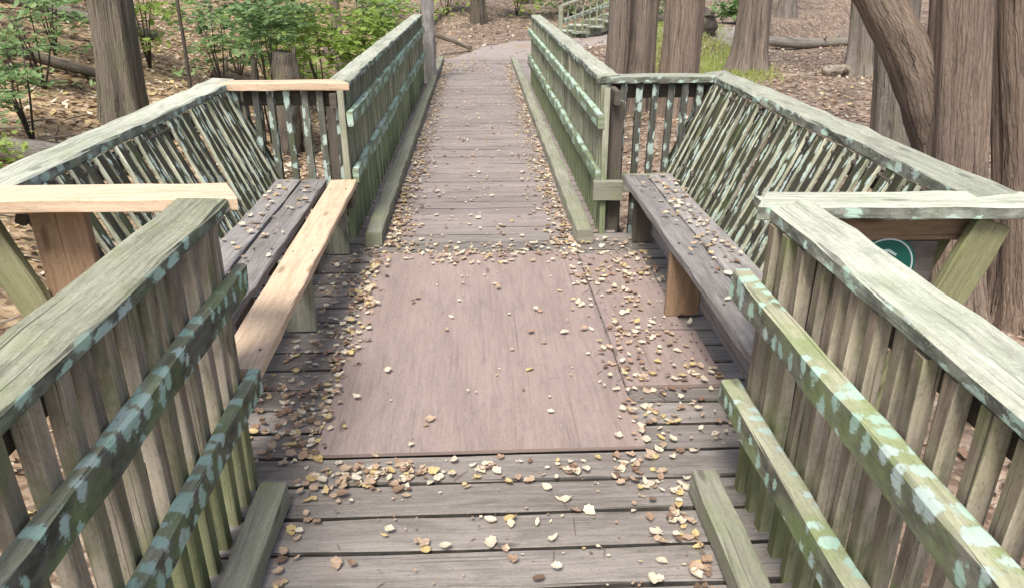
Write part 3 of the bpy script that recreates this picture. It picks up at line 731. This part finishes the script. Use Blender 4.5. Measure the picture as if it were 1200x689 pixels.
PROTO = [(kd, leaf_geo(kd, 1., c * .6, fo * .7, s)) for kd, c, fo, s in ((0, .5, .25, 1), (1, .5, .2, 2), (0, 1.0, -.15, 3), (1, .8, -.1, 4), (2, .7, .3, 5), (0, -.5, .3, 6), (1, 1.3, .15, 7))]
def place_leaf(g, p, s, rz, tx, ty):
    mt = Matrix.Translation(p) @ Matrix.Rotation(rz, 4, 'Z') @ Matrix.Rotation(tx, 4, 'X') @ Matrix.Rotation(ty, 4, 'Y') @ Matrix.Scale(s, 4)
    return [mt @ v for v in g[0]]
CK = list(LM)
def stuff_mesh(name, items, mats):
    """items: (verts, faces, material index, tone)"""
    vs, fs, mi, tn = [], [], [], []
    for v, f, m, t_ in items:
        n = len(vs); vs += v; fs += [[i + n for i in q] for q in f]; mi += [m] * len(f); tn += [t_] * len(v)
    me = mesh(name, vs, fs, None, False, mats, mi)
    a = me.attributes.new("tone", 'FLOAT', 'POINT'); a.data.foreach_set("value", tn)
    return me

deck_leaves = []     # x, y, z, size, colour, zone
def scatter(n, fn, zone, cols, zl=0.003, size=(.018, .046)):
    for _ in range(n):
        x, y = fn(); deck_leaves.append((x, y, zl + abs(rnd.gauss(0, .006)), rnd.uniform(*size), rnd.choices(CK, cols)[0], zone))
U, GA = rnd.uniform, rnd.gauss
P1, P2, P3 = (6, 1.8, 3.5, 1.2, 1.5), (4, 1.4, 4.2, 2.2, 2.6), (7, 1., 2, .5, .5)
# edges of the far span
scatter(1250, lambda: (-.61 + abs(GA(0, .085)), 4.4 + 9.6 * U(0, 1) ** 1.3), 'far', P2)
scatter(1100, lambda: (.595 - abs(GA(0, .085)), 4.4 + 9.6 * U(0, 1) ** 1.3), 'far', P2)
scatter(420, lambda: (U(-.55, .55), 4.3 + 9.5 * U(0, 1) ** 1.1), 'far', P1)
scatter(260, lambda: (U(-.6, .2), 12.5 + 2.2 * U(0, 1)), 'far', (1, 5, 2, 1, 2))
# seam between plywood and far span
scatter(150, lambda: (U(-.55, .62), 4.28 + GA(0, .10)), 'ply', P1)
scatter(40, lambda: (U(-.3, .2), 4.15 + GA(0, .06)), 'ply', P1)
# bay floors
scatter(220, lambda: (-.62 - abs(GA(0, .10)), U(2.3, 4.5)), 'left_bay', P2)
scatter(150, lambda: (-.60 + GA(0, .035), U(2.2, 4.3)), 'left_bay', P1)
scatter(80, lambda: (U(-.95, -.62), U(2.2, 2.75)), 'left_bay', P2)
scatter(120, lambda: (U(-1.25, -.75), U(2.4, 4.5)), 'left_bay', P2)
scatter(140, lambda: (.72 + GA(0, .12), 3.35 + GA(0, .55)), 'right_bay', P1)
scatter(70, lambda: (U(.62, 1.0), U(2.2, 2.8)), 'right_bay', P1)
scatter(140, lambda: (U(.5, 1.0), U(3.7, 4.5)), 'right_bay', P1)
scatter(60, lambda: (.60 + GA(0, .06), U(2.2, 3.2)), 'right_bay', P1)
# plywood
scatter(30, lambda: (U(-.58, .56), U(2.25, 4.2)), 'ply', P1)
# seam at the near edge of the plywood
scatter(90, lambda: (U(-.5, .55), 2.13 + GA(0, .04)), 'near', P1)
scatter(90, lambda: (U(-.66, -.25), 2.12 + GA(0, .06)), 'near', P2)
scatter(55, lambda: (U(.45, .70), U(1.75, 2.2)), 'near', P1)
scatter(60, lambda: (.645 - abs(GA(0, .03)), U(1.2, 2.0)), 'near', (1, 3, 3, 3, 4))
scatter(30, lambda: (-.60 + abs(GA(0, .03)), U(1.2, 2.0)), 'near', P2)
scatter(36, lambda: (U(-.55, .6), U(1.5, 2.05)), 'near', P3, size=(.030, .052))
scatter(10, lambda: (U(-.5, .55), U(1.2, 1.6)), 'near', P3, size=(.035, .055))
# leaf crumbs
for zn_, x0_, x1_, y0_, y1_, n_ in (('ply', -.58, .56, 2.25, 4.25, 40), ('near', -.62, .66, 1.2, 2.2, 150), ('left_bay', -.95, -.6, 2.2, 4.4, 200), ('right_bay', .6, 1.0, 2.2, 4.4, 200), ('far', -.6, .58, 4.3, 9., 350)):
    scatter(n_, lambda: (U(x0_, x1_), U(y0_, y1_)), zn_, P2, size=(.006, .016))
# benches
scatter(85, lambda: (1.10 + GA(0, .055), 2.9 + 1.6 * U(0, 1)), 'right_bench', P1, .402)
scatter(40, lambda: (U(.93, 1.18), U(2.5, 4.5)), 'right_bench', P1, .402)
scatter(55, lambda: (-1.17 + GA(0, .05), U(2.6, 4.5)), 'left_bench', P1, .402)
scatter(26, lambda: (U(-1.08, -.95), U(2.8, 4.5)), 'left_bench', P1, .402)
def supported(l):
    x, y, z, s, c, zn = l
    if zn in ('right_bench',): return .92 < x < 1.19 and y < 4.52
    if zn == 'left_bench': return -1.23 < x < -.95 and y < 4.5
    if zn in ('near',): return -.63 < x < .68
    if zn == 'far': return -.60 < x < .585
    return -1.3 < x < 1.05
deck_leaves = [l for l in deck_leaves if supported(l)]
def zfix(l):
    x, y, z, s, c, zn = l
    on_ply = (-.605 < x < .58 and 2.237 < y < 4.26) or (.588 < x < 1.0 and 2.66 < y < 4.2)
    return (x, y, z + (.018 if on_ply else 0.), s, c, zn)
deck_leaves = [zfix(l) for l in deck_leaves]
import bpy_extras
fwd = V((.0400, .9155, -.4004))
def vis(l):
    d = V((l[0], l[1], l[2] - 1.6)); dep = d.dot(fwd)
    rx = d.dot(V((cos(R_(2.504)), -sin(R_(2.504)), 0))); upv = V((.0174, .399, .9164)); ry = d.dot(upv)
    if dep < .2 or abs(rx / dep) > .66 or abs(ry / dep) > .38: return 0
    hid = (l[5] == 'left_bay' and l[0] < -.74)
    return l[3] / dep * (0 if hid else 1)
deck_leaves.sort(key=vis, reverse=True)
CN = {'cream': "pale cream", 'yellow': "yellow", 'tan': "tan", 'brown': "dark brown", 'russet': "reddish brown"}
ZN = {'near': "lying on the grey planks of the near span", 'ply': "lying on the large plywood sheet", 'left_bay': "on the bay floor by the bench with the fresh plank",
      'right_bay': "on the bay floor by the dark plank bench", 'right_bench': "on the dark plank bench seat", 'left_bench': "on the old planks of the bench with the fresh edge", 'far': "on the worn planks of the far span"}
lmesh = {}
for x, y, z, s, c, zn in deck_leaves[:285]:
    pi_ = rnd.randrange(len(PROTO)); key = (pi_, c)
    if key not in lmesh:
        g = PROTO[pi_][1]; me = mesh("fallen_leaf", g[0], g[1]); me.materials.append(LM[c])
        a = me.attributes.new("tone", 'FLOAT', 'POINT'); a.data.foreach_set("value", [.5] * len(g[0])); lmesh[key] = me
    o = link("fallen_leaf", lmesh[key], None, None, (x, y, z + .004)); o.scale = (s, s, s)
    o.rotation_euler = (GA(0, .14), GA(0, .14), U(0, 6.28))
    lb = f"{CN[c]} fallen leaf {ZN[zn]}"
    tag(o, lb, "leaf", lb.replace("fallen leaf", "fallen leaves"))
items = []
for x, y, z, s, c, zn in deck_leaves[285:]:
    g = PROTO[rnd.randrange(len(PROTO))][1]
    items.append((place_leaf(g, V((x, y, z + .004)), s, U(0, 6.28), GA(0, .16), GA(0, .16)), g[1], CK.index(c), rnd.random()))
tw = []
for _ in range(300):
    far_ = rnd.random() < .6
    x, y = (rnd.choice((-.56, .56)) + GA(0, .06), U(4.4, 11)) if far_ else (U(-.6, .62), U(1.2, 2.2)) if rnd.random() < .16 else (rnd.choice((-.7, .75)) + GA(0, .1), U(2.2, 4.4))
    L_, a_ = U(.02, .09), U(0, 6.28); d_ = V((cos(a_), sin(a_), 0)) * L_; n_ = V((-sin(a_), cos(a_), 0)) * .0009; p_ = V((x, y, .022 if abs(x) < .6 and 2.2 < y < 4.3 else .005))
    items.append(([p_ - n_, p_ + n_, p_ + d_ + n_, p_ + d_ - n_, p_ + d_ * .5 + V((0, 0, .004))], [[0, 1, 4], [1, 2, 4], [2, 3, 4], [3, 0, 4]], CK.index('brown'), rnd.random()))
tag(link("leaf_litter", stuff_mesh("leaf_litter", items, list(LM.values()))), "drifts of small dry leaves along the boardwalk edges", "fallen leaves", kind="stuff")

# loose leaves on the forest floor
SIMPLE = [([V((0, -.5, .05)), V((.3, 0, 0)), V((0, .5, .08)), V((-.3, 0, .04))], [[0, 1, 2], [0, 2, 3]]), ([V((0, -.5, 0)), V((.22, -.1, .08)), V((0, .5, 0)), V((-.25, .1, .1))], [[0, 1, 2], [0, 2, 3]])]
items = []
def floor_leaf(x, y, wts, s):
    z = gz(x, y) + abs(GA(0, .012)) + .012
    g = SIMPLE[rnd.randrange(2)]
    items.append((place_leaf(g, V((x, y, z)), s, U(0, 6.28), GA(0, .3), GA(0, .3)), g[1], CK.index(rnd.choices(CK, wts)[0]), rnd.random()))
for _ in range(17000): floor_leaf(-1.4 - 10 * U(0, 1), 1 + 18 * U(0, 1), (4, 3, 4, 3, 2.5), U(.06, .14))
for _ in range(13000): floor_leaf(1.6 + 11 * U(0, 1), 1 + 21 * U(0, 1), (2, .3, 3.5, 4, 4), U(.05, .12))
for _ in range(2500): floor_leaf(U(-5, 6), 14.5 + 12 * U(0, 1), (1, 1, 3, 5, 2), U(.07, .13))
tag(link("forest_floor_leaves", stuff_mesh("forest_floor_leaves", items, list(LM.values()))), "dry brown and tan leaves carpeting the forest floor", "leaf litter", kind="stuff")

# grass patch right of the cluster of trunks
items = []
for _ in range(14000):
    a, r_ = U(0, 6.28), math.sqrt(U(0, 1)); x, y = 5.0 + 1.5 * r_ * cos(a) + .08 * 3.8 * r_ * sin(a) + GA(0, .15), 18.2 + 3.8 * r_ * sin(a) + GA(0, .4)
    if rnd.random() < .25 and mn.noise(V((x * 1.4, y * .8, 2))) < 0: continue
    h = U(.05, .14); d = U(0, 6.28); b = V((cos(d), sin(d), 0)) * .012; ln_ = V((GA(0, .04), GA(0, .04), h)); p = V((x, y, gz(x, y)))
    items.append(([p - b, p + b, p + ln_], [[0, 1, 2]], 0, rnd.random()))
tag(link("grass", stuff_mesh("grass", items, [GREEN['grass']])), "bright green grass patch beyond the pale bay railing", "grass", kind="stuff")

# ------------------------------------------------------------------ shrubs and saplings in leaf
def shrub(label, x, y, h, rad, nleaf, col, ls=.07, flatten=.25, z=None, stems=5, group="shrubs on the forest floor", layers=5, low=.35):
    zz = gz(x, y) if z is None else z
    t = thing("shrub", label, "shrub", (x, y, zz), group)
    st = Many(); lv = []
    for k in range(stems):
        a = U(0, 6.28); top = V((cos(a) * rad * U(.1, .5), sin(a) * rad * U(.1, .5), h * U(.65, 1)))
        st.add(tube_geo([(0, 0, -.05), top * .5 + V((GA(0, .03), GA(0, .03), 0)), top], [.014, .010, .004], 6))
        for b in range(layers):
            s_ = U(.4, 1.05); o = top * s_; o.z = h * U(low, 1)
            da = U(0, 6.28); L = rad * U(.5, 1.); tip = o + V((cos(da) * L, sin(da) * L, U(-.12, .10) * L))
            st.add(tube_geo([o, o.lerp(tip, .5) + V((0, 0, .03)), tip], [.006, .004, .002], 5))
            per = max(3, nleaf // (stems * layers))
            for q in range(per):
                tt = U(.15, 1.08); p = o.lerp(tip, tt) + V((GA(0, .12 * rad), GA(0, .12 * rad), GA(0, .12 * rad * flatten * 2)))
                g = PROTO[(0, 1, 4)[rnd.randrange(3)]][1]
                lv.append((place_leaf(g, p, ls * U(.7, 1.3), U(0, 6.28), GA(0, .35), GA(0, .35)), g[1], 0, rnd.random()))
    link("stems", st.mesh("stems", True), M['bark_dark'], t)
    link("foliage", stuff_mesh("foliage", lv, [GREEN[col]]), None, t)
    return t
shrub("pale green leafy sapling spreading over the dark stump", -2.75, 10.1, 1.75, .62, 620, 'mint', .10, .15, low=.66)
shrub("tall pale green sapling on the bank above the tan board", -3.0, 11.8, 2.3, .85, 620, 'mint', .12, .25, low=.5)
shrub("bright green bush overhanging the start of the far railing", -1.85, 12.0, 2.0, .80, 800, 'bright', .12, .35)
shrub("yellow green bush behind the far railing beside the timber post", -1.65, 14.4, 2.0, .75, 560, 'bright', .12, .35)
shrub("pale green spray leaning over the mossy log", -4.75, 8.2, 1.0, .55, 420, 'mint', .085, .12, low=.5)
shrub("low green spray beside the leaning slatted seat back", -4.9, 7.6, .55, .45, 300, 'mint', .08, .2)
shrub("pale green spray among the fallen branches on the bank", -5.6, 10.2, 1.1, .8, 420, 'mint', .10, .15)
shrub("bright green clump beside the mossy fallen log", -4.35, 6.6, .45, .42, 300, 'bright', .08, .3)
shrub("deep green clump high on the bank behind the grey fallen trunk", -6.8, 14.5, 1.3, 1., 420, 'deep', .13, .3)
shrub("deep green shrub on the bank above the pale green sapling", -4.4, 14.5, 1.5, 1.0, 520, 'deep', .13, .3, low=.15)
shrub("small pale sapling between the olive trunk and the bare stem", -4.1, 12.6, 1.4, .7, 360, 'mint', .11, .2, low=.3)
shrub("green undergrowth clump on the bank past the bare sapling stem", -3.4, 14.6, 1.3, .9, 420, 'bright', .12, .3, low=.2)
for i, (x, y, h, r, c, lb) in enumerate(((-.9, 23.5, 1.5, 1.3, 'bright', "green shrub beyond the hollow at the walkway end"), (1.2, 24.5, 1.6, 1.4, 'bright', "light green shrub over the bend of the path"), (3.0, 25.5, 1.6, 1.2, 'mint', "pale shrub behind the distant stairs"),
        (-3.2, 24, 2.0, 1.5, 'deep', "dark green shrub on the far slope past the timber post"), (5.6, 24.5, 1.1, 1.4, 'mint', "pale green shrub above the hollow stump"), (7.4, 22.5, .8, .9, 'mint', "low green shrub beyond the grass patch"))):
    shrub(lb, x, y, h, r, 650, c, .16, .4, low=.08)

shrub("yellow green sapling above the pale sprays near the olive trunk", -5.2, 12.6, 1.5, .9, 520, 'bright', .11, .25, low=.25)
shrub("bright leafy bush on the bank right of the bare sapling stem", -2.6, 13.2, 1.8, .9, 620, 'bright', .11, .25, low=.4)
shrub("yellow green undergrowth high on the bank behind the dark shrub", -4.0, 17., 1.4, 1.3, 620, 'bright', .14, .3, low=.15)
shrub("pale leafy sapling on the bank behind the olive trunk", -6.2, 11.8, 1.6, .8, 460, 'mint', .11, .2, low=.3)
shrub("low bright sprig in the litter below the grey fallen trunk", -7.4, 11.0, .8, .7, 320, 'bright', .10, .25, low=.2)
shrub("pale sprig overhanging the far railing beside the bright bush", -1.5, 13.2, 1.9, .6, 380, 'mint', .10, .2, low=.55)

sticks = []
for _ in range(500):
    x, y = (U(-10, -1.6), U(3, 17)) if rnd.random() < .6 else (U(1.8, 11), U(3, 22))
    L, a = U(.15, .9), U(0, 6.28); p = V((x, y, gz(x, y) + .03)); q = V((x + cos(a) * L, y + sin(a) * L, 0)); q.z = gz(q.x, q.y) + U(.02, .10)
    g = tube_geo([p, p.lerp(q, .5) + V((GA(0, .03), GA(0, .03), .01)), q], [U(.006, .016), .008, .003], 5, cap=False)
    sticks.append((g[0], g[1], rnd.randrange(2), rnd.random()))
tag(link("twig_litter", stuff_mesh("twig_litter", sticks, [M['bark_dark'], M['log_pale']])), "small dead twigs scattered over the forest floor", "twigs", kind="stuff")
